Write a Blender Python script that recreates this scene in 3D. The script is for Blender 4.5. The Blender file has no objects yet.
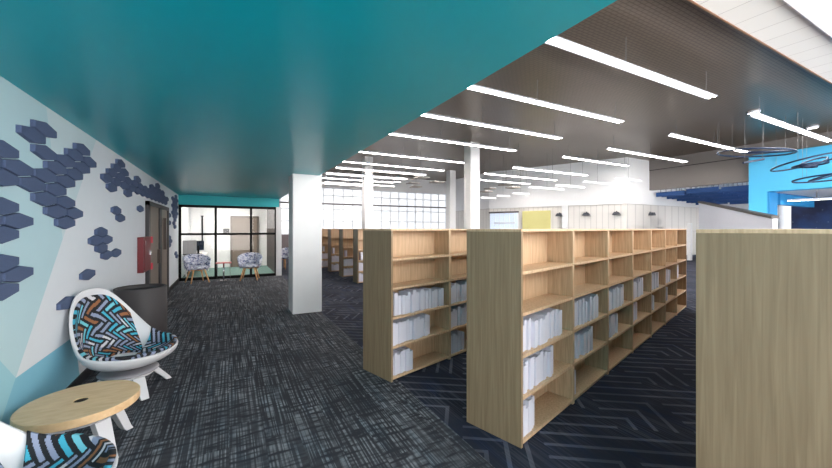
import bpy, bmesh, math, random
from mathutils import Vector, Matrix
S=bpy.context.scene; C=S.collection; PI=math.pi
random.seed(7)
# ------------------------------------------------------------------ materials
def lin(c):
    return tuple((v/255/12.92 if v/255<=.04045 else ((v/255+.055)/1.055)**2.4) for v in c)+(1,)
def nmat(name):
    m=bpy.data.materials.new(name); m.use_nodes=True
    nt=m.node_tree; return m,nt,nt.nodes['Principled BSDF']
def mat(name,rgb,rough=.6,metal=0,spec=.5,bump=0,bscale=200,var=0,vscale=6):
    m,nt,b=nmat(name); N=nt.nodes; L=nt.links
    b.inputs['Base Color'].default_value=lin(rgb); b.inputs['Roughness'].default_value=rough
    b.inputs['Metallic'].default_value=metal; b.inputs['Specular IOR Level'].default_value=spec
    tc=N.new('ShaderNodeTexCoord')
    nz=N.new('ShaderNodeTexNoise'); nz.inputs['Scale'].default_value=vscale; L.new(tc.outputs['Object'],nz.inputs['Vector'])
    v=max(var,.02); mx=N.new('ShaderNodeMix'); mx.data_type='RGBA'
    c=lin(rgb); mx.inputs['A'].default_value=tuple(x*(1-v) for x in c[:3])+(1,); mx.inputs['B'].default_value=tuple(min(1,x*(1+v)) for x in c[:3])+(1,)
    L.new(nz.outputs['Fac'],mx.inputs['Factor']); L.new(mx.outputs['Result'],b.inputs['Base Color'])
    if bump:
        n2=N.new('ShaderNodeTexNoise'); n2.inputs['Scale'].default_value=bscale; L.new(tc.outputs['Object'],n2.inputs['Vector'])
        bp=N.new('ShaderNodeBump'); bp.inputs['Strength'].default_value=bump; bp.inputs['Distance'].default_value=.004
        L.new(n2.outputs['Fac'],bp.inputs['Height']); L.new(bp.outputs['Normal'],b.inputs['Normal'])
    return m
def wood(name,dark,light,scale=(60,60,3),rough=.5):
    m,nt,b=nmat(name); N=nt.nodes; L=nt.links
    tc=N.new('ShaderNodeTexCoord'); mp=N.new('ShaderNodeMapping'); mp.inputs['Scale'].default_value=scale
    L.new(tc.outputs['Object'],mp.inputs['Vector'])
    nz=N.new('ShaderNodeTexNoise'); nz.inputs['Scale'].default_value=1; nz.inputs['Detail'].default_value=4; nz.inputs['Distortion'].default_value=.6
    L.new(mp.outputs['Vector'],nz.inputs['Vector'])
    r=N.new('ShaderNodeValToRGB'); r.color_ramp.elements[0].position=.32; r.color_ramp.elements[1].position=.68
    r.color_ramp.elements[0].color=lin(dark); r.color_ramp.elements[1].color=lin(light)
    L.new(nz.outputs['Fac'],r.inputs['Fac']); L.new(r.outputs['Color'],b.inputs['Base Color']); b.inputs['Roughness'].default_value=rough
    return m
def emit(name,rgb,st):
    m,nt,b=nmat(name); b.inputs['Base Color'].default_value=lin(rgb)
    b.inputs['Emission Color'].default_value=lin(rgb); b.inputs['Emission Strength'].default_value=st; return m
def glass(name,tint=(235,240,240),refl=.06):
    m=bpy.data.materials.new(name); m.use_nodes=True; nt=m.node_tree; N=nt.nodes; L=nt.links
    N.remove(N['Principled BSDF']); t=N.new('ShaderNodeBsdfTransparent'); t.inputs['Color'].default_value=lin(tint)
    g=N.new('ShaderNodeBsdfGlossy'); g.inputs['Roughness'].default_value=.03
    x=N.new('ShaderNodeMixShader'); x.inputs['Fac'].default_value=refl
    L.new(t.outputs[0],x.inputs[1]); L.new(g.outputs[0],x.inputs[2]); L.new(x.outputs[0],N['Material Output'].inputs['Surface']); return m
def M_(nt,op,a,b=None,c=None):
    n=nt.nodes.new('ShaderNodeMath'); n.operation=op
    for i,v in enumerate((a,b,c)):
        if v is None: continue
        if isinstance(v,(int,float)): n.inputs[i].default_value=v
        else: nt.links.new(v,n.inputs[i])
    return n.outputs[0]
def carpet(name,kind):
    m,nt,b=nmat(name); N=nt.nodes; L=nt.links
    tc=N.new('ShaderNodeTexCoord')
    def mapped(scale,rot=0):
        mp=N.new('ShaderNodeMapping'); mp.inputs['Scale'].default_value=scale; mp.inputs['Rotation'].default_value=(0,0,rot)
        L.new(tc.outputs['Object'],mp.inputs['Vector']); return mp.outputs['Vector']
    def noise(vec,detail=2,scale=1):
        n=N.new('ShaderNodeTexNoise'); n.inputs['Scale'].default_value=scale; n.inputs['Detail'].default_value=detail
        L.new(vec,n.inputs['Vector']); return n.outputs['Fac']
    def ramp(fac,p0,p1):
        r=N.new('ShaderNodeMapRange'); r.inputs['From Min'].default_value=p0; r.inputs['From Max'].default_value=p1; L.new(fac,r.inputs['Value']); return r.outputs['Result']
    br=N.new('ShaderNodeTexBrick'); br.inputs['Scale'].default_value=1; br.inputs['Brick Width'].default_value=1.0; br.inputs['Row Height'].default_value=.25
    br.inputs['Mortar Size'].default_value=0; br.offset=.33
    br.inputs['Color1'].default_value=(0,0,0,1); br.inputs['Color2'].default_value=(1,1,1,1)
    L.new(mapped((1,1,1),PI/2),br.inputs['Vector'])
    plank=br.outputs['Color']
    vec=mapped((1,1,1)); sep=N.new('ShaderNodeSeparateXYZ'); L.new(vec,sep.inputs[0])
    # offset pattern per plank
    pk=M_(nt,'MULTIPLY',plank,7.3)
    cb=N.new('ShaderNodeCombineXYZ'); L.new(M_(nt,'MULTIPLY',sep.outputs['X'],62),cb.inputs[0])
    L.new(M_(nt,'MULTIPLY',M_(nt,'ADD',sep.outputs['Y'],pk),1.3),cb.inputs[1])
    st=ramp(noise(cb.outputs[0],1),.46,.62)                         # thin stripes along y
    cb2=N.new('ShaderNodeCombineXYZ'); L.new(M_(nt,'MULTIPLY',sep.outputs['X'],5),cb2.inputs[0])
    L.new(M_(nt,'MULTIPLY',M_(nt,'ADD',sep.outputs['Y'],pk),24),cb2.inputs[1])
    dash=ramp(noise(cb2.outputs[0],1),.34,.62)                     # cross bands breaking the stripes into dashes
    patch=ramp(noise(mapped((1.6,1.6,1)),2),.35,.68)
    fine=noise(mapped((260,260,260)),2)
    if kind=='plank':
        f=M_(nt,'MULTIPLY',M_(nt,'MULTIPLY',st,dash),M_(nt,'MULTIPLY_ADD',patch,.7,.35))
        f=M_(nt,'ADD',f,M_(nt,'MULTIPLY',M_(nt,'MULTIPLY',dash,plank),.14))
    else:
        v2=mapped((1,1,1),.62); s2=N.new('ShaderNodeSeparateXYZ'); L.new(v2,s2.inputs[0])
        x,y=s2.outputs['X'],s2.outputs['Y']; w=.62
        # nested corners: distance rings of a skewed cell grid
        fx=M_(nt,'FRACT',M_(nt,'DIVIDE',x,w)); fy=M_(nt,'FRACT',M_(nt,'DIVIDE',M_(nt,'ADD',y,M_(nt,'MULTIPLY',M_(nt,'FLOOR',M_(nt,'DIVIDE',x,w)),.31)),w*2))
        g=M_(nt,'MAXIMUM',M_(nt,'SUBTRACT',fx,.0),M_(nt,'MULTIPLY',fy,2))
        ring=M_(nt,'FRACT',M_(nt,'MULTIPLY',g,4))
        line=M_(nt,'LESS_THAN',ring,.22)
        f=M_(nt,'ADD',M_(nt,'MULTIPLY',M_(nt,'MULTIPLY',st,.35),patch),M_(nt,'MULTIPLY',M_(nt,'MULTIPLY',line,.7),M_(nt,'MULTIPLY_ADD',patch,.6,.4)))
    f=M_(nt,'MULTIPLY',f,M_(nt,'MULTIPLY_ADD',fine,1.1,.4))
    r=N.new('ShaderNodeMix'); r.data_type='RGBA'; L.new(f,r.inputs['Factor']); r.clamp_factor=True
    r.inputs['A'].default_value=lin((51,51,57)) if kind=='plank' else lin((40,43,55)); r.inputs['B'].default_value=lin((146,148,154)) if kind=='plank' else lin((112,112,124))
    # blue-green thread tint
    bl=ramp(noise(mapped((9,2,1)),2),.5,.72)
    t=N.new('ShaderNodeMix'); t.data_type='RGBA'; t.blend_type='MULTIPLY'; L.new(M_(nt,'MULTIPLY',bl,.8),t.inputs['Factor']); L.new(r.outputs['Result'],t.inputs['A'])
    t.inputs['B'].default_value=(.85,.97,1.05,1) if kind=='plank' else (.7,.85,1.2,1)
    L.new(t.outputs['Result'],b.inputs['Base Color']); b.inputs['Roughness'].default_value=.95; b.inputs['Specular IOR Level'].default_value=.15
    bp=N.new('ShaderNodeBump'); bp.inputs['Strength'].default_value=.4; bp.inputs['Distance'].default_value=.004; L.new(fine,bp.inputs['Height']); L.new(bp.outputs['Normal'],b.inputs['Normal'])
    return m
def dots(name,rgb,line,scale,rough=.5,w=.5,h=.25,mortar=.02,rot=(0,0,0),wall=False,metal=0):
    m,nt,b=nmat(name); N=nt.nodes; L=nt.links
    tc=N.new('ShaderNodeTexCoord'); mp=N.new('ShaderNodeMapping'); mp.inputs['Rotation'].default_value=rot; L.new(tc.outputs['Object'],mp.inputs['Vector'])
    if wall:
        sp=N.new('ShaderNodeSeparateXYZ'); L.new(tc.outputs['Object'],sp.inputs[0]); cb=N.new('ShaderNodeCombineXYZ'); L.new(M_(nt,'SUBTRACT',M_(nt,'MULTIPLY',sp.outputs['Y'],.913),M_(nt,'MULTIPLY',sp.outputs['X'],.407)),cb.inputs[0]); L.new(sp.outputs['Z'],cb.inputs[1]); L.new(cb.outputs[0],mp.inputs['Vector'])
    br=N.new('ShaderNodeTexBrick'); br.inputs['Scale'].default_value=scale; br.inputs['Brick Width'].default_value=w; br.inputs['Row Height'].default_value=h; br.inputs['Mortar Size'].default_value=mortar
    br.inputs['Color1'].default_value=lin(rgb); br.inputs['Color2'].default_value=lin(tuple(min(255,c+4) for c in rgb)); br.inputs['Mortar'].default_value=lin(line)
    L.new(mp.outputs['Vector'],br.inputs['Vector']); L.new(br.outputs['Color'],b.inputs['Base Color']); b.inputs['Roughness'].default_value=rough; b.inputs['Metallic'].default_value=metal; return m
def stars(name):
    m,nt,b=nmat(name); N=nt.nodes; L=nt.links
    tc=N.new('ShaderNodeTexCoord'); v=N.new('ShaderNodeTexVoronoi'); v.inputs['Scale'].default_value=4.5; L.new(tc.outputs['Object'],v.inputs['Vector'])
    k=M_(nt,'LESS_THAN',v.outputs['Distance'],.11)
    sp=N.new('ShaderNodeSeparateColor'); L.new(v.outputs['Color'],sp.inputs[0]); k=M_(nt,'MULTIPLY',k,M_(nt,'POWER',sp.outputs[0],2.5))
    nz=N.new('ShaderNodeTexNoise'); nz.inputs['Scale'].default_value=.9; nz.inputs['Detail'].default_value=5; L.new(tc.outputs['Object'],nz.inputs['Vector'])
    r=N.new('ShaderNodeValToRGB'); r.color_ramp.elements[0].position=.35; r.color_ramp.elements[1].position=.75
    r.color_ramp.elements[0].color=lin((18,26,58)); r.color_ramp.elements[1].color=lin((40,74,130)); L.new(nz.outputs['Fac'],r.inputs['Fac'])
    x=N.new('ShaderNodeMix'); x.data_type='RGBA'; L.new(k,x.inputs['Factor']); L.new(r.outputs['Color'],x.inputs['A']); x.inputs['B'].default_value=(.7,.85,1,1)
    L.new(x.outputs['Result'],b.inputs['Base Color']); return m
def marks(name,cols,scale):
    m,nt,b=nmat(name); N=nt.nodes; L=nt.links
    tc=N.new('ShaderNodeTexCoord'); mp=N.new('ShaderNodeMapping'); mp.inputs['Scale'].default_value=(1,1,1.7); L.new(tc.outputs['Object'],mp.inputs['Vector'])
    v=N.new('ShaderNodeTexVoronoi'); v.inputs['Scale'].default_value=scale; L.new(mp.outputs['Vector'],v.inputs['Vector'])
    sp=N.new('ShaderNodeSeparateColor'); L.new(v.outputs['Color'],sp.inputs[0])
    r=N.new('ShaderNodeValToRGB'); r.color_ramp.interpolation='CONSTANT'; e=r.color_ramp.elements
    e[0].position=0; e[0].color=lin(cols[0]); e[1].position=cols_pos[1]; e[1].color=lin(cols[1])
    for i in range(2,len(cols)): q=e.new(cols_pos[i]); q.color=lin(cols[i])
    L.new(sp.outputs[0],r.inputs['Fac']); L.new(r.outputs['Color'],b.inputs['Base Color']); b.inputs['Roughness'].default_value=.85; return m
cols_pos=[0,.42,.58,.74,.86]
MW=wood('maple',(190,156,124),(216,184,150)); MWE=wood('maple_end_shaded',(134,109,83),(155,129,101),(45,45,1.6))  # end panels: same wood darkened, shadow-side tone put into the colour
TW=wood('beech_top',(226,184,138),(240,202,158),(8,30,30),.4); LW=wood('beech_leg',(206,150,98),(226,176,124),(40,40,6))
white=mat('white_paint',(236,236,238),.6); colw=mat('column_paint',(232,231,232),.55); shellm=mat('white_shell_plastic',(214,212,216),.35)
teal=mat('teal_paint',(0,164,178),.34,spec=.3,var=.01); greyw=mat('taupe_grey_paint',(128,121,118),.7); skyb=mat('sky_blue_paint',(78,182,228),.6); deepb=mat('deep_blue_paint',(30,130,190),.6)
darkc=dots('perforated_dark_ceiling',(116,102,88),(78,68,58),6,.33,.9,.42,.04,metal=.45); whitec=dots('white_ceiling_planks',(238,236,233),(196,192,190),1,.6,6,.62,.008,(0,0,PI/2))
panelw=dots('acoustic_white_panel',(226,222,218),(207,203,200),1,.7,.3,1.5,.02,wall=True)
black=mat('black_frame',(7,7,9),.6,spec=.2); base=mat('black_baseboard',(22,23,27),.5); taupe=mat('door_taupe',(128,114,104),.5); dframe=mat('door_frame_dark',(46,44,48),.5); brown=mat('handle_brown',(70,56,50),.4)
hexm=mat('slate_felt',(78,92,124),.95,bump=.4,bscale=300,var=.12,vscale=90); redm=mat('cabinet_red',(106,13,28),.45); redm2=mat('cabinet_red_lip',(196,62,78),.45)
binm=mat('charcoal_bin',(62,58,60),.6,bump=.15,bscale=120,var=.06,vscale=40); bink=mat('bin_lid',(40,39,42),.5)
bookm=mat('white_book_cover',(222,218,230),.6); pagem=mat('book_pages',(196,190,200),.9)
hous=mat('light_housing',(226,226,238),.35); lamp=emit('lamp_diffuser',(255,249,242),13.0); lampd=emit('dim_diffuser',(246,244,246),.45); lamp2=emit('disc_lamp',(255,252,250),5); wirem=mat('suspension_wire',(120,118,120),.5)
navy=mat('navy_ring',(14,40,74),.4); baf=mat('blue_baffle_felt',(50,84,140),.9); chrome=mat('chrome',(190,190,196),.2,1); redt=mat('red_tabletop',(190,78,76),.4)
winf=mat('window_frame_white',(228,232,238),.5); darkbar=mat('dark_transom',(96,90,92),.6); yel=mat('yellow_panel',(222,214,146),.6); lav=mat('lavender_white_panel',(226,228,238),.6)
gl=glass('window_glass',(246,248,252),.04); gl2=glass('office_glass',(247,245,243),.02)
gcar=mat('green_grey_carpet',(98,126,120),.95,bump=.3,var=.08); screen=mat('dark_screen',(40,48,62),.2); deskm=mat('desk_top',(196,192,190),.4); sconcem=mat('dark_sconce',(70,72,80),.5); cap=mat('dark_cap',(84,78,76),.5)
wm=[mat('mural_white',(224,228,234),.7),mat('mural_pale_teal',(186,214,222),.7),mat('mural_light_blue',(156,204,218),.7),mat('mural_blue',(132,192,214),.7),mat('mural_mist',(206,222,228),.7)]
fab=marks('leaf_print_fabric',[(206,208,222),(120,128,168),(232,232,238),(70,78,104),(176,180,204)],26)
gal=stars('galaxy_mural'); cp=carpet('plank_carpet','plank'); ch=carpet('herringbone_carpet','herr'); consm=mat('taupe_counter',(120,108,110),.6)
# ------------------------------------------------------------------ mesh helpers
def box(bm,x0,x1,y0,y1,z0,z1,M=None):
    vs=[bm.verts.new((x,y,z)) for x in (x0,x1) for y in (y0,y1) for z in (z0,z1)]
    if M: 
        for v in vs: v.co=M@v.co
    for f in ((0,1,3,2),(4,6,7,5),(0,4,5,1),(2,3,7,6),(0,2,6,4),(1,5,7,3)): bm.faces.new([vs[i] for i in f])
    return vs
def prism(bm,pts,axis,a,b):
    """pts: 2D outline, extruded from a to b along axis."""
    def q(p,t): return (t,p[0],p[1]) if axis=='x' else ((p[0],t,p[1]) if axis=='y' else (p[0],p[1],t))
    A=[bm.verts.new(q(p,a)) for p in pts]; B=[bm.verts.new(q(p,b)) for p in pts]; n=len(pts)
    bm.faces.new(A); bm.faces.new(B[::-1])
    for i in range(n): bm.faces.new((A[i],B[i],B[(i+1)%n],A[(i+1)%n]))
def tube(bm,pts,r,seg=8,closed=False,r2=None):
    pts=[Vector(p) for p in pts]; rings=[]; n=len(pts)
    for i,p in enumerate(pts):
        d=(pts[(i+1)%n]-pts[i-1]) if closed else (pts[min(i+1,n-1)]-pts[max(i-1,0)])
        d.normalize(); up=Vector((0,0,1)) if abs(d.z)<.95 else Vector((1,0,0)); s=d.cross(up).normalized(); t=s.cross(d)
        rr=r if r2 is None else r+(r2-r)*i/(n-1)
        rings.append([bm.verts.new(p+s*rr*math.cos(2*PI*k/seg)+t*rr*math.sin(2*PI*k/seg)) for k in range(seg)])
    for i in range(n if closed else n-1):
        a,b=rings[i],rings[(i+1)%n]
        for k in range(seg): bm.faces.new((a[k],a[(k+1)%seg],b[(k+1)%seg],b[k]))
    if not closed: bm.faces.new(rings[0][::-1]); bm.faces.new(rings[-1])
def lathe(bm,prof,seg=40,cx=0,cy=0):
    rings=[]
    for r,z in prof:
        rings.append([bm.verts.new((cx+r*math.cos(2*PI*k/seg),cy+r*math.sin(2*PI*k/seg),z)) for k in range(seg)] if r>1e-6 else [bm.verts.new((cx,cy,z))])
    for a,b in zip(rings,rings[1:]):
        for k in range(seg):
            f=[a[k%len(a)],a[(k+1)%len(a)] if len(a)>1 else None,b[(k+1)%len(b)] if len(b)>1 else None,b[k%len(b)]]
            f=[v for v in f if v]; 
            if len(f)>2: bm.faces.new(f)
def obj(name,bm,m,parent=None,smooth=False,bevel=0,props=None):
    bmesh.ops.recalc_face_normals(bm,faces=bm.faces)
    me=bpy.data.meshes.new(name); bm.to_mesh(me); bm.free()
    for x in (m if isinstance(m,list) else [m]): me.materials.append(x)
    if smooth:
        for p in me.polygons: p.use_smooth=True
    o=bpy.data.objects.new(name,me); C.objects.link(o)
    if parent: o.parent=parent
    if bevel:
        b=o.modifiers.new('b','BEVEL'); b.width=bevel; b.segments=2; b.limit_method='ANGLE'
    return o
def bo(name,args,m,parent=None,bevel=0,M=None):
    bm=bmesh.new()
    for a in (args if isinstance(args[0],(list,tuple)) else [args]): box(bm,*a,M)
    return obj(name,bm,m,parent,bevel=bevel)
def st(o): o['kind']='structure'; return o
def tag(o,label,cat,group=None):
    o['label']=label; o['category']=cat
    if group: o['group']=group
    return o
def thing(name,label,cat,loc=(0,0,0),rz=0,group=None):
    o=bpy.data.objects.new(name,None); C.objects.link(o); o.location=loc; o.rotation_euler=(0,0,rz); o.empty_display_size=.1
    return tag(o,label,cat,group)
def dup(root,loc,rz,label):
    r=root.copy(); C.objects.link(r); r.location=loc; r.rotation_euler=(0,0,rz); r['label']=label
    for c0 in list(root.children):
        c=c0.copy(); C.objects.link(c); c.parent=r
        for g0 in c0.children:
            g=g0.copy(); C.objects.link(g); g.parent=c
    return r
OR=['first','second','third','fourth','fifth','sixth','seventh','eighth','ninth','tenth','eleventh','twelfth','thirteenth','fourteenth','fifteenth','sixteenth','seventeenth','eighteenth','nineteenth','twentieth','twenty-first','twenty-second','twenty-third','twenty-fourth','twenty-fifth','twenty-sixth','twenty-seventh','twenty-eighth','twenty-ninth','thirtieth','thirty-first','thirty-second','thirty-third','thirty-fourth','thirty-fifth','thirty-sixth','thirty-seventh','thirty-eighth','thirty-ninth','fortieth','forty-first','forty-second','forty-third','forty-fourth','forty-fifth','forty-sixth','forty-seventh','forty-eighth','forty-ninth','fiftieth']
# ------------------------------------------------------------------ room shell
ZC=5.5; ZT=2.71; WX=-1.4
bm=bmesh.new(); box(bm,WX,1.62,-4,13.3,-.1,0); st(obj('floor',bm,cp))
bm=bmesh.new(); box(bm,1.62,30,-4,25,-.1,0); box(bm,-1.6,1.62,17.2,25,-.1,0); st(obj('floor',bm,ch))
st(bo('floor',(WX,1.55,13.3,17.2,-.1,.004),gcar))
# left wall with its painted facets (one flat wall, paint changes along straight lines)
bm=bmesh.new()
vs=[bm.verts.new((WX,y,z)) for y,z in ((-4,0),(17.2,0),(17.2,ZC),(-4,ZC))]; bm.faces.new(vs)
def cut(p,q):
    d=Vector((0,q[0]-p[0],q[1]-p[1])); n=Vector((0,-d.z,d.y))
    bmesh.ops.bisect_plane(bm,geom=bm.verts[:]+bm.edges[:]+bm.faces[:],plane_co=(WX,p[0],p[1]),plane_no=n)
cut((3.26,0),(5.5,2.71)); cut((3.5,.74),(3.71,.54)); cut((3.71,.54),(4.85,.55)); cut((4.2,2.71),(5.0,0)); cut((4.0,0),(4.95,.9))
for f in bm.faces:
    c=f.calc_center_median(); y,z=c.y,c.z
    right=(y-3.26)/(5.5-3.26)*2.71>z
    if right: k=0 if z>.55 or y>5.2 else 3
    else:
        k=1
        if z<.54 or z<.74-(y-3.5)*.95: k=2
        elif (y-4.2)/.8*-2.71+2.71<z: k=4
    f.material_index=k
st(obj('wall_left',bm,wm))
st(bo('baseboard_left',[(WX,WX+.02,-4,8.22,0,.1),(WX,WX+.02,10.86,13.24,0,.1)],base))
# teal soffit: a dropped box over the lounge side
st(bo('ceiling',(WX-.1,1.59,-4,13.3,ZT,ZC),teal))
st(bo('trim_1',(WX,1.56,13.22,13.42,2.41,ZT),mat('teal_bulkhead',(20,170,178),.5)))
# main ceiling
bm=bmesh.new(); v=[bm.verts.new(p) for p in ((1.54,2.98,ZC),(21,2.98,ZC),(21,11.45,ZC),(18.9,11.45,ZC),(15.6,18.85,ZC),(15.6,24.2,ZC),(-1.6,24.2,ZC),(-1.6,13.3,ZC),(1.54,13.3,ZC))]
f=bm.faces.new(v); r=bmesh.ops.extrude_face_region(bm,geom=[f]); bmesh.ops.translate(bm,verts=[x for x in r['geom'] if isinstance(x,bmesh.types.BMVert)],vec=(0,0,.1))
st(obj('ceiling',bm,darkc))
st(bo('ceiling',(1.54,21.1,-4,2.92,5.33,5.6),whitec)); st(bo('trim_2',(1.54,21,2.92,2.95,5.32,5.56),mat('ceiling_edge_trim',(150,112,88),.5)))
# white angled volume on the right back
bm=bmesh.new(); pts=[(18.9,11.4),(15.6,18.8),(15.6,24.2),(30,24.2),(30,11.4)]
prism(bm,pts,'z',3.03,ZC); st(obj('wall_back_right',bm,white))
bm=bmesh.new(); prism(bm,[(18.93,11.43),(15.64,18.8),(15.6,24.2),(30,24.2),(30,11.43)],'z',0,3.03); st(obj('wall_back_right',bm,panelw))
dv=Vector((-3.3,7.4,0)).normalized(); 
MS=Matrix.Translation((18.9,11.4,0))@Matrix.Rotation(math.atan2(dv.y,dv.x),4,'Z')   # local x runs along the angled wall, +y is outwards
st(bo('trim_3',(3.0,3.32,0,.12,0,3.03),white,M=MS))
st(bo('trim_4',(0,8,0,.06,3.0,3.06),white,M=MS)); st(bo('trim_5',(18.9,30,11.34,11.4,3.0,3.06),white))
o=bo('yellow_wall_panel',(4.0,5.75,.01,.07,.4,2.76),yel,M=MS); tag(o,'pale yellow panel on the angled white wall beside the small window','panel')
w=bo('window_3',[(6.0,8.05,.0,.08,.4,.5),(6.0,8.05,0,.12,2.68,2.78)],darkbar,M=MS); st(w)
p=bo('pane',(6.06,8.0,.02,.04,.5,2.68),gl,w,M=MS); bo('glow_blind',(6.06,8.0,.005,.015,.5,2.68),emit('blind_daylight_glow',(226,234,242),.35),w,M=MS)  # glowing sheet stands in for daylight; the wall behind is solid
bo('window_bar',[(6.3+i*.33,6.33+i*.33,.03,.06,.5,2.68) for i in range(5)]+[(6.2,7.7,.03,.07,1.98,2.08)],winf,w,M=MS)
# far glazed wall
YF=24.1
st(bo('wall_far',[(-1.6,15.6,YF,YF+.2,4.45,ZC),(-1.6,15.6,YF,YF+.2,0,.5),(-1.6,-1.2,YF,YF+.2,.5,4.45),(8.45,9.25,YF,YF+.2,.5,4.45)],white))
for k,(a,b) in enumerate(((-1.2,8.45),(9.25,15.6))):
    fr=st(bo('window_%d'%(4+k),[(a,b,YF-.02,YF+.04,3.30,3.40)],darkbar))
    n=int((b-a)/.68); g=[(a+(b-a)*i/n-.025,a+(b-a)*i/n+.025,YF+.05,YF+.12,.5,4.45) for i in range(n+1)]+[(a,b,YF+.05,YF+.12,z,z+.05) for z in (1.2,2.15,2.95,3.9,4.4)]
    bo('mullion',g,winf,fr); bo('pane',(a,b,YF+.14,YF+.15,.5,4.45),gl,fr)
st(bo('wall_side_far',(-1.7,-1.6,17.2,24.3,0,ZC),white))
# right side: grey bulkhead, blue portal wall
XR=21.0
st(bo('wall_right',[(XR,XR+.3,-4,11.4,4.95,ZC)],greyw)); st(bo('wall_right',[(XR+.02,XR+.3,6.9,11.4,3.82,4.92)],greyw)); 
b_=st(bo('trim_6',(XR+.01,XR+.3,-4,11.4,4.92,4.95),black))
st(bo('wall_right_blue',[(20.7,21.3,6.36,6.98,0,4.92),(20.7,21.3,-4,6.36,3.27,4.92)],skyb))
st(bo('wall_right_blue_return',(20.72,21.6,6.3,6.37,0,3.26),deepb))
st(bo('ceiling_portal',(21.3,27,-4,6.36,3.27,3.4),white)); st(bo('trim_7',(22.2,26.6,6.38,6.6,2.75,3.24),deepb))
st(bo('wall_galaxy',(27,27.2,-4,7.36,0,3.6),gal)); st(bo('wall_portal_end',[(27,27.2,7.36,11.4,0,5.5)],white))
st(bo('ceiling_baffle_room',(21.3,27.2,6.4,11.4,4.4,4.5),white)); 
o=bm=bmesh.new(); lathe(bm,[(0,0),(.24,0),(.24,3.25),(0,3.25)],28,25.6,7.2); o=st(obj('column_round',bm,white,smooth=False)); o.name='trim_8'
st(bo('trim_9',(24.6,24.9,7.5,7.8,0,3.2),white))
st(bo('trim_10',(21.2,21.36,9.46,9.62,0,1.95),white)); 
# white sloped stair wall with a dark cap
A=Vector((17.8,5.25)); B=Vector((22.5,9.6)); d2=(B-A).normalized(); n2=Vector((-d2.y,d2.x))*.07
def slab(bm,za0,za1,zb0,zb1,t):
    k=n2*t; P=[(A-k,za0),(A+k,za0),(A+k,za1),(A-k,za1)]; Q=[(B-k,zb0),(B+k,zb0),(B+k,zb1),(B-k,zb1)]
    p=[bm.verts.new((a.x,a.y,z)) for a,z in P]; q=[bm.verts.new((a.x,a.y,z)) for a,z in Q]
    bm.faces.new(p); bm.faces.new(q[::-1])
    for i in range(4): bm.faces.new((p[i],q[i],q[(i+1)%4],p[(i+1)%4]))
t=thing('stair_side_wall','white sloping side wall with a dark cap beside the blue portal','wall')
bm=bmesh.new(); slab(bm,0,2.02,0,3.05,1); obj('panel',bm,lav,t)
bm=bmesh.new(); slab(bm,2.02,2.13,3.05,3.14,1.6); obj('cap',bm,cap,t)
# columns
st(bo('column',(1.08,1.635,7.08,7.6,0,ZC),colw,bevel=.01)).name='trim_11'
def column(x,y,s,n): st(bo('trim_%d'%n,(x-s/2,x+s/2,y-s/2,y+s/2,0,ZC),colw))
column(9.72,12.9,.5,12); column(13.05,19.6,.45,13); column(6.6,18.0,.45,14)
# behind-left screen walls that close the lounge

# ------------------------------------------------------------------ office behind glass
st(bo('wall_office_back',[(WX,1.62,17.1,17.2,0,2.9)],white)); st(bo('wall_office_right',(1.5,1.6,13.42,17.1,0,2.9),mat('dark_cladding',(52,46,48),.5)))
st(bo('wall_office_post',(1.46,1.64,13.2,13.42,0,2.41),colw)); st(bo('ceiling_office',(WX,1.6,13.42,17.2,2.85,2.95),white))
lt=bo('office_fill_light',(-.6,.8,14.2,16.0,2.80,2.84),emit('office_fill_glow',(255,252,246),9)); tag(lt,'unseen flat fill light added inside the glass-fronted office','ceiling light')  # added panel, out of view, brightens the office interior
d=st(bo('door_3',(.13,1.08,17.04,17.08,0,2.13),taupe)); bo('door_frame',[(.05,.13,17.0,17.09,0,2.2),(1.08,1.16,17.0,17.09,0,2.2),(.05,1.16,17.0,17.09,2.13,2.2)],mat('frame_taupe',(104,94,88),.5),d)
pt=st(bo('window_1',[(WX,1.5,13.25,13.31,0,.09),(WX,1.5,13.25,13.31,2.33,2.41),(WX,WX+.07,13.25,13.31,.0,2.41),(1.42,1.5,13.25,13.31,0,2.41)],black))
bo('mullion',(-.42,-.35,13.25,13.31,.09,2.33),black,pt); bo('mullion',(.63,.70,13.25,13.31,.09,2.33),black,pt); bo('transom',(WX,1.5,13.25,13.31,1.44,1.51),black,pt)
for a,b in ((WX+.07,-.42),(-.35,.63),(.70,1.42)):
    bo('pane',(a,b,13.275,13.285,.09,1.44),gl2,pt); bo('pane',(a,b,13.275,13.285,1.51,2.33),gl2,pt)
t=thing('office_desk','pale desk against the left wall inside the glass office','desk',(-1.0,15.2,0))
bo('desktop',(-.36,.3,-.9,.9,.70,.74),deskm,t); 
for sx in (-.32,.26):
    for sy in (-.84,.80): bo('leg',(sx,sx+.04,sy,sy+.04,0.004,.70),white,t)
t=thing('monitor','dark computer monitor on the desk in the glass office','monitor',(-1.0,14.9,.74),-.7)
bo('screen',(-.02,.02,-.27,.27,.13,.47),screen,t,bevel=.005); bo('stand',[(.02,.05,-.03,.03,0,.3),(-.08,.1,-.1,.1,0,.012)],black,t)
t=thing('desk_divider','grey upright divider at the rear of the office desk','divider',(-1.22,14.55,.74),-.9)
bo('panel',(-.015,.015,-.25,.25,.03,.5),mat('divider_grey',(150,150,156),.8),t); bo('foot',(-.06,.06,-.2,.2,0,.03),black,t)
t=thing('wall_rail','slim black vertical rail hanging on the office rear wall','rail',(-.98,17.06,.95))
bo('rail',(-.025,.025,-.02,.02,0,1.2),black,t); bo('rail_cap',(-.05,.05,-.03,.03,1.2,1.24),dframe,t)
t=thing('wall_phone','small dark panel fixed beside the office door','wall panel',(-.1,17.08,1.42)); bo('body',(-.12,.12,-.04,0,0,.24),dframe,t); bo('screen',(-.08,.08,-.045,-.04,.08,.2),screen,t)
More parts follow.
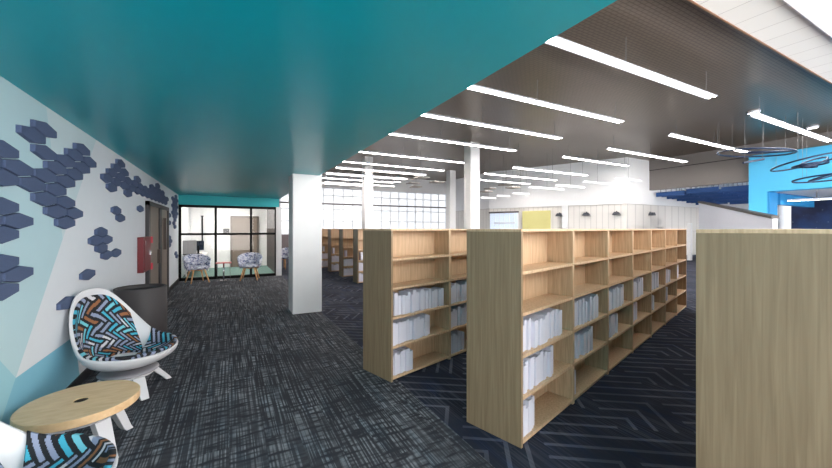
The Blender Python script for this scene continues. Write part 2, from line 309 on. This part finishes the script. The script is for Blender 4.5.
# ------------------------------------------------------------------ door pair on left wall
dd=st(bo('door_1',(WX,WX+.03,8.42,9.50,0,2.10),taupe)); d2_=st(bo('door_2',(WX,WX+.03,9.72,10.72,0,2.10),taupe))
bo('door_frame',[(WX,WX+.06,8.28,8.42,0,2.18),(WX,WX+.06,9.50,9.61,0,2.18),(WX,WX+.06,8.28,9.61,2.10,2.18)],dframe,dd)
bo('door_frame',[(WX,WX+.06,9.61,9.72,0,2.18),(WX,WX+.06,10.72,10.82,0,2.18),(WX,WX+.06,9.61,10.82,2.10,2.18)],dframe,d2_)
bo('door_handle',(WX+.03,WX+.09,10.14,10.24,1.16,1.9),brown,d2_); bo('door_handle',(WX+.03,WX+.08,9.36,9.42,.9,1.2),brown,dd)
t=thing('extinguisher_cabinet','red fire extinguisher cabinet on the wall beside the double door','cabinet',(WX,7.62,.88))
bo('body',(0,.09,0,.62,0,.62),redm,t,bevel=.006); bo('side_lip',[(.0,.12,.62,.68,.5,.62),(.0,.12,.62,.68,0,.12)],redm2,t); dp_=bo('door_panel',(.09,.10,.05,.57,.05,.57),redm,t); bo('latch',(.10,.115,.5,.53,.28,.36),chrome,dp_)
# ------------------------------------------------------------------ hexagon felt panels
near=[(2,1),(1,2),(2,3),(6,1),(5,2),(7,2),(6,3),(4,3),(5,4),(3,4),(4,5),(2,5),(0,5),(1,6),(3,6),(-1,4),(-1,6),(2,7),(4,7),(3,8),(5,8),(4,9),(-1,8),(0,9),(-1,10),(-2,5),(-2,9),
 (-1,12),(0,13),(-1,14),(-2,13)]
mid=[(10,3),(11,2),(12,1),(13,0),(11,4),(12,3),(13,2),(14,1),(14,3),(15,2),(15,4),(16,3),(17,2),(18,3),(18,1),(19,2),(20,3),
 (12,7),(13,8),(19,6),(9,10),(8,11),(10,11),(9,12),(10,13),(12,13)]
far=[(21,2),(22,3),(23,2),(24,3),(25,2),(24,1),(26,3),(26,1),(27,2),(27,0),(28,3),(28,1),(29,2),(29,4),(30,3),(30,1),(31,2),(31,4),(32,3),(32,5),(33,4),(33,2),(34,-1+0),
 (33,6),(34,5),(34,7),(35,6),(35,8),(34,9),(33,10),(34,11),(35,12),(36,13),(35,14),(34,15),(33,14),
 (38,1),(38,3),(39,2),(39,4),(40,1),(40,3),(41,0),(41,2),(41,4),(40,5),(41,6),(40,7),(39,6),(39,8),(40,9),(42,3),(42,1),(41,17),(42,18),(38,5),(42,5)]
def hexmesh():
    bm=bmesh.new(); w=.2115-.006; hs=.029; ht=.0625
    o1=[(0,ht),(w,hs),(w,-hs),(0,-ht),(-w,-hs),(-w,hs)]
    def ring(s,x): return [bm.verts.new((x,a*s[0],b*s[1])) for a,b in o1]
    A=ring((1,1),0); B=ring((1,1),.022); Cc=ring((.965,.93),.03)
    for P,Q in ((A,B),(B,Cc)):
        for i in range(6): bm.faces.new((P[i],P[(i+1)%6],Q[(i+1)%6],Q[i]))
    bm.faces.new(Cc); bm.faces.new(A[::-1]); bmesh.ops.recalc_face_normals(bm,faces=bm.faces)
    me=bpy.data.meshes.new('hex_panel'); bm.to_mesh(me); bm.free(); me.materials.append(hexm); return me
hm=hexmesh()
cells=[(3.693+.2154*j,2.592-.0983*r,j) for j,r in near+mid+far if not (j>=41 and r<18 and j>42)]
cells=[c for c in cells if c[1]<2.64 and not (8.2<c[0]-.21<10.9 and c[1]<2.24)]
cells+=[(5.16,1.141,6.8),(4.606,.93,4.2)]
colsj=sorted(set(c[2] for c in cells))
for j in colsj:
    ks=sorted([c for c in cells if c[2]==j],key=lambda c:-c[1]); ci=colsj.index(j)
    for n,c in enumerate(ks):
        o=bpy.data.objects.new('hexagonal_panel',hm); C.objects.link(o); o.location=(WX,c[0],c[1])
        lab=('only slate blue hexagon wall panel in the %s column from the left'%OR[ci]) if len(ks)==1 else ('slate blue hexagon wall panel, %s from top in the %s column from the left'%(OR[n],OR[ci]))
        tag(o,lab,'wall panel','hexagonal felt panels on the left wall')
# ------------------------------------------------------------------ bookcases
UL=.97; DP=.515; HB=1.647; SH=[1.325,1.01,.69,.375,.045]; T=.024
def bookcase(label,loc,rz,n,faces=(0,1),UL=UL,DP=DP,group='double sided wooden library bookcases'):
    t=thing('bookcase',label,'bookcase',loc,rz,group); L=n*UL
    # local: x along the run, y depth; front face at y=0
    bo('end_panel',(0,T,0,DP,0,HB-.02),MWE,t,bevel=.002); bo('end_panel',(L-T,L,0,DP,0,HB-.02),MWE,t,bevel=.002)
    bo('top_panel',(0,L,0,DP,HB-.02,HB),MW,t,bevel=.002)
    bo('back_panel',(T,L-T,DP/2-.008,DP/2+.008,0.02,HB-.02),MW,t)
    for i in range(1,n): bo('divider',[(i*UL-.019,i*UL-.001,.002,DP-.002,0,HB-.02),(i*UL+.001,i*UL+.019,.002,DP-.002,0,HB-.02)],MW,t)
    for f in faces:
        y0,y1=(.004,DP/2-.008) if f==0 else (DP/2+.008,DP-.004)
        me=None
        for i in range(n):
            for z in SH:
                if me is None:
                    o=bo('shelf',(.021,UL-.021,y0,y1,-T,0),MW,t); me=o.data
                else:
                    o=bpy.data.objects.new('shelf',me); C.objects.link(o); o.parent=t
                o.location=(i*UL,0,z)
    return t
RZ=math.atan2(1.893,6.524); ux=Vector((math.cos(RZ),math.sin(RZ),0)); uy=Vector((-math.sin(RZ),math.cos(RZ),0))
P2=Vector((1.936,1.959,0)); P1=Vector((1.536,3.455,0)); P3=Vector((2.336,.46,0))
bookcase('long maple bookcase running through the centre, books in lower bays',P2,RZ,7)
bookcase('maple bookcase behind the centre one, next to the white column',P1,RZ,7)
bookcase('bookcase at the right edge showing only its plain wooden end',P3,RZ,7)
YR=[10.17,11.75,13.35,14.95]
nm=['nearest','second nearest','third nearest','farthest']
for k,y in enumerate(YR): bookcase('%s of the distant bookcases seen just right of the white column'%nm[k],(3.42,y,0),0,4,(0,),.95,.46,'distant bookcases beyond the column')
# books
def bookmeshes(th,h,dp):
    bm=bmesh.new(); c=.004
    box(bm,0,c,0,dp,0,h); box(bm,th-c,th,0,dp,0,h); box(bm,c,th-c,0,c,0,h)
    bmesh.ops.recalc_face_normals(bm,faces=bm.faces); a=bpy.data.meshes.new('book'); bm.to_mesh(a); bm.free(); a.materials.append(bookm)
    bm=bmesh.new(); box(bm,c,th-c,c,dp-.006,.004,h-.007); bmesh.ops.recalc_face_normals(bm,faces=bm.faces); b=bpy.data.meshes.new('pages'); bm.to_mesh(b); bm.free(); b.materials.append(pagem)
    return a,b,th
KB=[bookmeshes(th,h,dp) for th,h,dp in ((.036,.238,.16),(.044,.215,.17),(.050,.248,.165),(.040,.202,.155),(.046,.228,.16))]
SN=['top','second','middle','fourth','bottom']
def row(origin,rz,x0,x1,sh,y0,cas,bay,grp,pages=True,z=None,thick=1):
    e1=Vector((math.cos(rz),math.sin(rz),0)); e2=Vector((-math.sin(rz),math.cos(rz),0)); x=x0; n=0
    while True:
        a,b,th=random.choice(KB); th*=thick
        if x+th>x1: break
        o=bpy.data.objects.new('book',a); C.objects.link(o); jit=random.uniform(0,.035)
        o.location=Vector(origin)+e1*x+e2*(y0+jit)+Vector((0,0,SH[sh]+.0005)); o.rotation_euler=(0,0,rz)
        if thick!=1: o.scale=(thick,1,1)
        tag(o,'white book %s from left, %s shelf, %s bay, %s'%(OR[n],SN[sh],OR[bay],cas),'book',grp)
        if pages: p=bpy.data.objects.new('pages',b); C.objects.link(p); p.parent=o
        x+=th+.004; n+=1
fill2=[((.03,.82),(.03,.64),(.03,.30)),((.03,.78),(.03,.56),(.03,.15)),((.03,.74),(.03,.50),(.03,.13)),((.03,.66),(.03,.40),None),((.03,.60),(.03,.36),None),((.03,.54),(.03,.34),None),((.03,.46),None,None)]
for i,f in enumerate(fill2):
    for s,sp in zip((2,3,4),f):
        if sp: row(P2,RZ,i*UL+sp[0],i*UL+sp[1],s,.02,'centre bookcase',i,'white books on the centre bookcase',i<4)
fill1=[((.09,.89),(.03,.70),(.03,.36)),((.03,.78),(.03,.64),(.03,.36))]
for i,f in enumerate(fill1):
    for s,sp in zip((2,3,4),f): row(P1,RZ,i*UL+sp[0],i*UL+sp[1],s,.02,'bookcase behind the centre',i,'white books on the bookcase behind the centre')
for k,y in enumerate(YR):
    for s,x1 in ((2,.2),(3,.5),(4,.45)): row((3.42,y,0),0,(.05 if s>2 else .1),x1,s,.008,nm[k]+' distant bookcase',0,'white books on the distant bookcases',False,thick=1.35)
# ------------------------------------------------------------------ pendant lights
def pendant(x0,x1,y,z,label,w=.24,wires=True,group='linear pendant lights',lm=None):
    t=thing('pendant_light',label,'pendant light',((x0+x1)/2,y,z),0,group); L=(x1-x0)/2; h=w/2
    bm=bmesh.new(); prism(bm,[(-h,-.0),(-h*.9,.03),(-.03,.085),(.03,.085),(h*.9,.03),(h,0),(h*.86,0),(0,.06),(-h*.86,0)],'x',-L,L); obj('housing',bm,hous,t)
    bm=bmesh.new(); prism(bm,[(-h*.66,.012),(-.012,.052),(-.012,.03),(-h*.5,-.004)],'x',-L+.01,L-.01); prism(bm,[(h*.66,.012),(.012,.052),(.012,.03),(h*.5,-.004)],'x',-L+.01,L-.01)
    obj('diffuser',bm,lm or lamp,t)
    if wires:
        for wx in ((-L+.3,0,L-.3) if L>1.5 else (0,)):
            bm=bmesh.new(); tube(bm,[(wx,0,.08),(wx,0,ZC-z)],.006,5); obj('wire',bm,wirem,t)
    return t
rows=[4.27,6.57,8.80,11.09,14.28,16.73]
for k,y in enumerate(rows): pendant(3.5 if k<3 else 3.3,10.6 if k<5 else 10.65,y,4.9,'long white linear pendant light, %s row back, left run along the teal soffit'%OR[k],group='left run of linear pendant lights')
rr=[(13.3,19.85,4.35),(13.6,19.75,6.65),(13.7,19.7,9.0),(13.45,18.3,10.98)]
for k,(a,b,y) in enumerate(rr): pendant(a,b,y,4.9,'white linear pendant light, %s row back, right-hand run'%OR[k],group='right run of linear pendant lights')
low=[(11.25,16.2,11.85,4.37,'before the angled white wall, nearest'),(11.22,16.3,13.82,4.37,'before the angled white wall, second nearest'),(12.44,16.2,15.7,4.37,'before the angled white wall, third nearest')]
for a,b,y,z,l in low: pendant(a,b,y,z,'low linear pendant light '+l,.2,group='lower pendant lights by the white wall')
def sc(x0,x1,y,z0,z): k=(z-1.65)/(z0-1.65); return x0*k,x1*k,y*k,z
small=[(18.57,21.22,13.8,3.85),(18.84,21.2,12.0,3.95),(18.61,21.36,15.8,3.72),(17.78,21.18,17.3,3.65),(19.76,21.48,20.95,3.45),(20.08,21.5,23.2,3.3),(20.07,21.75,25.3,3.25)]
for i,(a,b,y,z) in enumerate(small):
    a,b,y,z=sc(a,b,y,4.4,z); pendant(a,b,y,z,'short slim linear light against the white wall, %s from the right'%OR[[1,0,2,3,4,5,6][i]],.14,group='short slim lights before the white wall',lm=lampd)
tiny=[(15.23,16.04,17.2,4.4),(15.72,16.33,19.2,4.1),(16.71,17.46,20.9,3.9),(16.62,17.36,18.0,3.9),(9.01,9.69,16.9,4.4),(9.59,10.3,19.1,4.4),(10.64,11.4,18.05,4.4),(10.65,11.32,20.7,4.4)]
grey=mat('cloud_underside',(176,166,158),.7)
tl=[(a,b,y,z)+tuple() for a,b,y,z in tiny]; order=sorted(range(8),key=lambda i:tiny[i][0]/tiny[i][2])
for i,(a,b,y,z) in enumerate(tiny):
    a,b,y,z=sc(a,b,y,4.4,z); t=thing('ceiling_cloud','small grey-bottomed hanging cloud panel at the back, %s from the left'%OR[order.index(i)],'ceiling panel',((a+b)/2,y,z),0,'small hanging cloud panels')
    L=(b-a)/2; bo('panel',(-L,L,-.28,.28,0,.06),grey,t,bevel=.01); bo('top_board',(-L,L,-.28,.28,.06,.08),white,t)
    bm=bmesh.new(); tube(bm,[(0,0,.08),(0,0,ZC-z)],.005,5); obj('wire',bm,wirem,t)
strips=[(4.25,8.84,15.6,4.37),(4.27,8.67,17.43,4.37),(4.34,8.59,19.0,4.37),(4.9,7.91,21.3,4.37),(4.9,9.6,20.2,4.6),(5.4,10.2,22.4,4.6)]
for i,(a,b,y,z) in enumerate(strips): pendant(a,b,y,z,'pendant light strip over the distant bookcases, %s row'%OR[i],.24,group='pendant strips before the far windows')
_p=pendant(-.9,.9,0,2.9,'white light bar inside the blue portal before the galaxy wall',.16,False,'portal light'); _p.location=(22.4,5.3,2.9); _p.rotation_euler=(0,0,PI/2); bo('mount_rod',(-.02,.02,-.02,.02,.085,.37),wirem,_p)
t=thing('ceiling_light','long white tube light under the white plank ceiling at upper right','ceiling light',(9,2.14,5.30))
bo('housing',(-5,5,-.07,.07,-.03,.03),hous,t,bevel=.01); bm=bmesh.new(); tube(bm,[(-4.95,0,-.05),(4.95,0,-.05)],.035,12); obj('tube',bm,lampd,t,True)
for i,(x,y) in enumerate(((15.2,5.0),(19.4,4.7))):
    t=thing('downlight','round white disc light on the dark ceiling, %s'%('left one' if i==0 else 'right one nearer the blue wall'),'downlight',(x,y,ZC-.03),0,'round disc lights')
    bm=bmesh.new(); lathe(bm,[(0,.03),(.17,.03),(.17,-.02),(.15,-.04),(.14,-.03)],28); obj('rim',bm,hous,t,True); bm=bmesh.new(); lathe(bm,[(0,-.03),(.14,-.03)],28); obj('lens',bm,lamp2,t)
# ring pendants
def ell(bm,cx,cy,cz,rx,ry,tx,ty,r=.03,n=56,rot=0):
    pts=[]
    for k in range(n):
        a=2*PI*k/n; x=rx*math.cos(a); y=ry*math.sin(a); x,y=x*math.cos(rot)-y*math.sin(rot),x*math.sin(rot)+y*math.cos(rot)
        pts.append((cx+x,cy+y,cz+tx*x+ty*y))
    tube(bm,pts,r,6,True)
def ringlamp(loc,label,loops,wires):
    t=thing('ring_pendant',label,'pendant light',loc,0,'dark hoop pendants')
    for l in loops: bm=bmesh.new(); ell(bm,*l); obj('hoop',bm,navy,t,True)
    for wx,wy,wz in wires: bm=bmesh.new(); tube(bm,[(wx,wy,wz),(wx,wy,ZC-loc[2])],.004,5); obj('wire',bm,wirem,t)
ringlamp((15.9,5.2,4.25),'dark hoop pendant hanging left of the blue wall edge',[(0,0,0,1.15,.95,0,.10),(.35,-.2,.02,.8,.6,.10,.12)],[(-.9,-.5,0),(-.5,.8,0),(.5,.8,0),(.9,-.5,.1),(-.1,1,0)])
ringlamp((17.4,4.35,3.92),'dark hoop pendant with inner loops before the blue wall',[(0,0,0,.95,.85,.04,-.22),(-.1,-.1,-.12,.55,.4,.05,-.1),(.2,-.1,.0,.7,.3,.30,-.1),(-.1,0,-.16,.35,.25,0,.1)],[(-.8,0,0),(.3,.85,.05),(.8,-.4,.1)])
ringlamp((18.3,4.0,3.42),'lowest dark hoop pendant at the right edge of the picture',[(0,0,0,1.0,.9,0,-.08),(.4,-.2,.2,.85,.8,.12,-.3)],[(-.7,.5,0),(.5,.7,.1),(.7,-.5,0)])
o=thing('hanging_bar','short dark navy bar hanging left of the blue wall','pendant light',(15.8,5.2,3.95)); bm=bmesh.new(); tube(bm,[(-.35,.15,-.06),(.35,-.15,.08)],.035,8); obj('bar',bm,navy,o)
for s in (-1,1): bm=bmesh.new(); tube(bm,[(.3*s,-.13*s,.02*s+.02),(.3*s,-.13*s,ZC-3.95)],.006,5); obj('wire',bm,wirem,o)
# blue baffles beyond the grey bulkhead
for i in range(10):
    x=21.5+i*.55; z=3.46-.04*i
    for k in range(3):
        y0=6.9+k*1.5; n=i*3+k
        t=thing('acoustic_baffle','blue felt baffle, %s from the grey bulkhead, %s section of its row'%(OR[i],('right','middle','left')[k]),'baffle',(x,y0,z+.05*((i+k)%2)),0,'blue hanging baffles')
        bo('panel',(-.05,.05,0,1.38,0,.24),baf,t,bevel=.01)
        for yy in (.2,1.15): bo('hanger',(-.01,.01,yy,yy+.02,.24,.75),wirem,t)
for i,(x,y,r) in enumerate(((17.484,14.574,0),(18.09,13.216,0),(18.705,11.838,0),(21.13,11.43,1))):
    ang=math.atan2(dv.y,dv.x) if not r else PI
    t=thing('wall_sconce','dark dome sconce on the white panelled wall, %s from the left'%OR[i],'wall light',(x,y,2.40),ang,'dark dome sconces')
    bm=bmesh.new(); prism(bm,[(-.2,0),(.2,0),(.17,.08),(.1,.17),(-.1,.17),(-.17,.08)],'y',.01,.22); obj('shade',bm,sconcem,t,bevel=.01); bo('bracket',(-.03,.03,-.01,.02,.02,.22),sconcem,t)
tag(bo('low_cabinet',(1.7,4.2,22.6,23.2,0,1.3),consm),'taupe low cabinet under the far window left of the white column','cabinet')
# ------------------------------------------------------------------ lounge chairs, wooden-top table
pat_cols=[(24,26,32),(66,168,196),(140,148,174),(148,96,62),(206,202,208),(112,190,206)]
pm=[mat('pipe_print_%d'%i,c,.85,bump=.2) for i,c in enumerate(pat_cols)]
def rnd(a,b): return (math.sin(a*127.1+b*311.7)*43758.5453)%1
def pattern(u,v):
    """stepped interlocking bars with black gaps (herringbone of 1:3 bars), metres in, colour index out"""
    s=.044; x=(u+v)*.7071/s; y=(u-v)*.7071/s
    ix,iy=math.floor(x),math.floor(y); n=3; k=(ix-iy)%(2*n)
    if k<n: bx,by,hz=ix-k,iy,True; fx,fy=(x-bx)/n,y-by
    else: by_=iy-(2*n-1-k); bx,by,hz=ix,by_,False; fx,fy=x-ix,(y-by_)/n
    g=.25
    across=fy if hz else fx; along=fx if hz else fy
    if across<g or across>1-g or along<.05 or along>.95: return 0
    r=rnd(bx,by)
    if r<.2: return 1
    if r<.32: return 5
    if r<.6: return 2
    if r<.79: return 3
    return 4 if along<.6 else 2
def rim(ph):
    c,s=math.cos(ph),math.sin(ph)
    # front low lip, back tall and narrower
    if c>=0: x=.40*c; y=.42*math.copysign(abs(s)**.9,s); z=.415+.045*(1-c)
    else:
        k=-c; x=-.10*k-.36*k**1.2; y=.42*math.copysign(abs(s)**.75,s)*(1-.12*k); z=.46+.57*(k**1.5)
        x=-.46*k**.9
    return Vector((x,y,z))
def shell_pt(ph,v):
    R=rim(ph); c0=Vector((.02,0,.26)); e=math.sin(v*PI/2)**.8; k=max(0,-math.cos(ph))
    zz=1-math.cos(v*PI/2); zz=zz**(.95+.25*k)
    return Vector((c0.x+(R.x-c0.x)*e, c0.y+(R.y-c0.y)*e, c0.z+(R.z-c0.z)*zz))
def lounge_chair(label,loc,rz):
    t=thing('lounge_chair',label,'lounge chair',loc,rz,'white shell lounge chairs')
    bm=bmesh.new(); NP,NV=72,20; rings=[]
    cen=bm.verts.new(shell_pt(0,0))
    for j in range(1,NV+1): rings.append([bm.verts.new(shell_pt(2*PI*i/NP,j/NV)) for i in range(NP)])
    for i in range(NP): bm.faces.new((cen,rings[0][i],rings[0][(i+1)%NP]))
    for a,b in zip(rings,rings[1:]):
        for i in range(NP): bm.faces.new((a[i],b[i],b[(i+1)%NP],a[(i+1)%NP]))
    o=obj('shell',bm,shellm,t,True); m=o.modifiers.new('s','SOLIDIFY'); m.thickness=.026; m.offset=-1; b=o.modifiers.new('b','BEVEL'); b.width=.012; b.segments=3; b.limit_method='ANGLE'; b.angle_limit=1.0
    # flip check: solidify grows outwards (downwards)
    bm=o.data
    def pad(name,ph0,ph1,v0,v1,lift,seat):
        bm=bmesh.new(); nu,nv=(300,84) if seat else (170,120); G=[]
        for j in range(nv+1):
            r_=[]
            for i in range(nu+1):
                a=i/nu*2-1; b_=j/nv*2-1
                # superellipse rounded outline
                if seat:
                    tt=j/nv; ph=a*1.80; v=.04+.88*tt; P=shell_pt(ph,v); P=P+Vector((-.05*P.x,-.05*P.y,lift+.012*(1-tt))); uu,vv=P.x,P.y
                else:
                    tt=j/nv; ph_w=1.30*(1-.36*tt)
                    ph=PI+a*ph_w; v=.30+.655*tt; v-=.03*abs(a)**4*tt
                    P=shell_pt(ph,v); nrm=(Vector((.25,0,.85))-P); nrm.normalize(); P=P+nrm*lift
                    uu,vv=a*.36*(1-.15*tt),tt*.62
                edge=max(abs(a),abs(b_)); 
                r_.append((bm.verts.new(P),uu,vv,edge))
            G.append(r_)
        for j in range(nv):
            for i in range(nu):
                try: f=bm.faces.new((G[j][i][0],G[j][i+1][0],G[j+1][i+1][0],G[j+1][i][0]))
                except Exception: continue
                f.material_index=pattern((G[j][i][1]+G[j+1][i+1][1])/2+5,(G[j][i][2]+G[j+1][i+1][2])/2+5)
        o=obj(name,bm,pm,t,True); m=o.modifiers.new('s','SOLIDIFY'); m.thickness=.03; m.offset=0
        return o
    pad('seat_cushion',0,0,0,0,.05,True); pad('back_cushion',0,0,0,0,.03,False)
    bm=bmesh.new(); lathe(bm,[(0,.228),(.20,.228),(.235,.22),(.25,.205),(.24,.195),(0,.195)],48); obj('base_ring',bm,mat('base_grey',(150,148,154),.5),t,True)
    legs(t,.195,.38,.36)
    return t
def legs(t,ztop,rf,rot=0):
    bm=bmesh.new(); lathe(bm,[(0,ztop),(.21,ztop),(.21,ztop-.03),(.0,ztop-.04)],40); obj('leg_hub',bm,shellm,t)
    for k in range(4):
        a=PI/4+rot+k*PI/2; M=Matrix.Rotation(a,4,'Z'); bm=bmesh.new()
        # flared flat leg: section widens at top
        secs=[(.12,.055,.035,ztop-.012),(.20,.05,.035,ztop-.02),(rf-.05,.036,.028,.03),(rf-.03,.034,.026,0)]
        rs=[]
        for x,w,th,z in secs:
            rs.append([bm.verts.new(M@Vector(p)) for p in ((x-th,-w,z),(x+th,-w,z),(x+th,w,z),(x-th,w,z))])
        for p,q in zip(rs,rs[1:]):
            for i in range(4): bm.faces.new((p[i],p[(i+1)%4],q[(i+1)%4],q[i]))
        bm.faces.new(rs[0][::-1]); bm.faces.new(rs[-1]); obj('leg',bm,shellm,t,bevel=.006)
c0=lounge_chair('white shell lounge chair with pipe-patterned cushions beside the charcoal bin',(-.90,4.55,0),-.62)
dup(c0,(-.92,2.32,0),-.14,'white shell lounge chair cut off at the bottom left corner')
t=thing('round_table','low round table with a thick beech top and white splayed legs','table',(-.966,3.46,0))
R=.345
bm=bmesh.new(); lathe(bm,[(.042,.33),(.042,.385),(R-.004,.385),(R,.381),(R,.331),(R-.004,.327),(.042,.327),(.042,.33)],72); tt_=obj('tabletop',bm,TW,t)
bm=bmesh.new(); lathe(bm,[(0,.379),(.041,.379),(.041,.34),(0,.34)],32); obj('grommet',bm,black,tt_)
bm=bmesh.new(); lathe(bm,[(0,.326),(.30,.326),(.29,.31),(0,.31)],56); obj('underside_plate',bm,mat('plate_dark',(86,84,96),.5),t)
bm=bmesh.new(); lathe(bm,[(0,.31),(.285,.31),(.25,.28),(0,.27)],56); obj('under_bowl',bm,shellm,t,False)
legs(t,.29,.35)
# bin
t=thing('waste_bin','tall round charcoal bin standing against the mural wall','bin',(-1.07,6.07,0))
bm=bmesh.new(); lathe(bm,[(0,0),(.29,0),(.295,.01),(.295,.84),(.285,.85),(.27,.85),(.265,.82),(.265,.06),(0,.06)],56); obj('body',bm,binm,t,True)
bm=bmesh.new(); lathe(bm,[(.262,.80),(.12,.76),(.11,.74),(0,.74)],48); obj('lid',bm,bink,t,True)
# ------------------------------------------------------------------ printed armchairs and side table by the office
def armchair(label,loc,rz):
    t=thing('armchair',label,'armchair',loc,rz,'leaf-print armchairs')
    bm=bmesh.new(); lathe(bm,[(0,.40),(.22,.40),(.28,.43),(.29,.47),(.26,.50),(0,.51)],36); obj('seat',bm,fab,t,True)
    # wrap-around back: arc with varying height, faces +x
    bm=bmesh.new(); n=36; cols=[]
    for i in range(n+1):
        a=PI+(-2.15+4.3*i/n); k=abs(-1+2*i/n); top=.86-.24*k**2.2 - (.0); fl=.05
        ci=[]
        for r_,z in ((.25,.37),(.31,.45),(.335+.0*k,top-.1),(.345,top-.02),(.325,top),(.30,top-.02),(.285,top-.1),(.26,.50)):
            ci.append(bm.verts.new((r_*math.cos(a)*1.0,r_*math.sin(a)*1.08,z)))
        cols.append(ci)
    for p,q in zip(cols,cols[1:]):
        for j in range(8): bm.faces.new((p[j],q[j],q[(j+1)%8],p[(j+1)%8]))
    bm.faces.new(cols[0]); bm.faces.new(cols[-1][::-1]); obj('backrest',bm,fab,t,True)
    bm=bmesh.new(); box(bm,-.19,.19,-.025,.025,.37,.40); box(bm,-.025,.025,-.19,.19,.37,.40); obj('leg_frame',bm,LW,t)
    for sx in (-1,1):
        for sy in (-1,1): bm=bmesh.new(); tube(bm,[(.15*sx,.15*sy,.40),(.20*sx,.20*sy,.2),(.26*sx,.25*sy,0)],.027,8,r2=.016); obj('leg',bm,LW,t,True)
    return t
c0=armchair('leaf-print armchair with wooden legs left of the red side table',(-.86,12.72,0),-1.2)
dup(c0,(.60,12.62,0),-1.75,'leaf-print armchair with wooden legs right of the red side table')
dup(c0,(2.05,15.5,0),-2.4,'leaf-print armchair half hidden behind the white column')
t=thing('side_table','small side table with a red top between the two armchairs','side table',(-.15,12.85,0))
bo('tabletop',(-.22,.22,-.2,.2,.55,.575),redt,t,bevel=.005)
bm=bmesh.new(); tube(bm,[(0,0,.0),(0,0,.55)],.022,12); obj('post',bm,chrome,t,True)
bm=bmesh.new(); lathe(bm,[(0,.02),(.15,.012),(.15,0),(0,0)],28); obj('foot_plate',bm,chrome,t)
for s in (-1,1): bm=bmesh.new(); tube(bm,[(.19*s,.15,0),(.17*s,.12,.55)],.008,6); obj('leg',bm,chrome,t)
# ------------------------------------------------------------------ light, camera
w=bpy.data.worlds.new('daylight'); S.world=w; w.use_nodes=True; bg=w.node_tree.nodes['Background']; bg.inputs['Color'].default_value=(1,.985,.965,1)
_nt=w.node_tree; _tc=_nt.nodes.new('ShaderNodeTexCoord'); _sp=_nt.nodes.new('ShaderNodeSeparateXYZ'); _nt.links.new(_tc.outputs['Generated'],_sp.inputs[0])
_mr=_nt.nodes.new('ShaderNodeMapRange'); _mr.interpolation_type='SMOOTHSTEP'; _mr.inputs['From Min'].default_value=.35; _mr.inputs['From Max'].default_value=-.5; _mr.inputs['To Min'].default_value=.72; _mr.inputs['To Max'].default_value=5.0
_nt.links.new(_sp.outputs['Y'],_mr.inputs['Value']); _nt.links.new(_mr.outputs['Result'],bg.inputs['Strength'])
def area(name,loc,rot,sx,sy,p,col=(1,.98,.95)):
    l=bpy.data.lights.new(name,'AREA'); l.shape='RECTANGLE'; l.size=sx; l.size_y=sy; l.energy=p; l.color=col
    o=bpy.data.objects.new(name,l); C.objects.link(o); o.location=loc; o.rotation_euler=rot; return o
cam=bpy.data.cameras.new('camera'); co=bpy.data.objects.new('camera',cam); C.objects.link(co)
cam.sensor_width=36; cam.lens=36*352/832; cam.shift_y=-5.3/832; cam.clip_end=200; cam.clip_start=.05
co.location=(0,0,1.65); co.rotation_euler=(PI/2,0,-math.atan2(187,352)); S.camera=co
S.view_settings.view_transform='Standard'; S.view_settings.look='None'; S.view_settings.gamma=1; S.view_settings.use_curve_mapping=False; S.view_settings.exposure=0.88
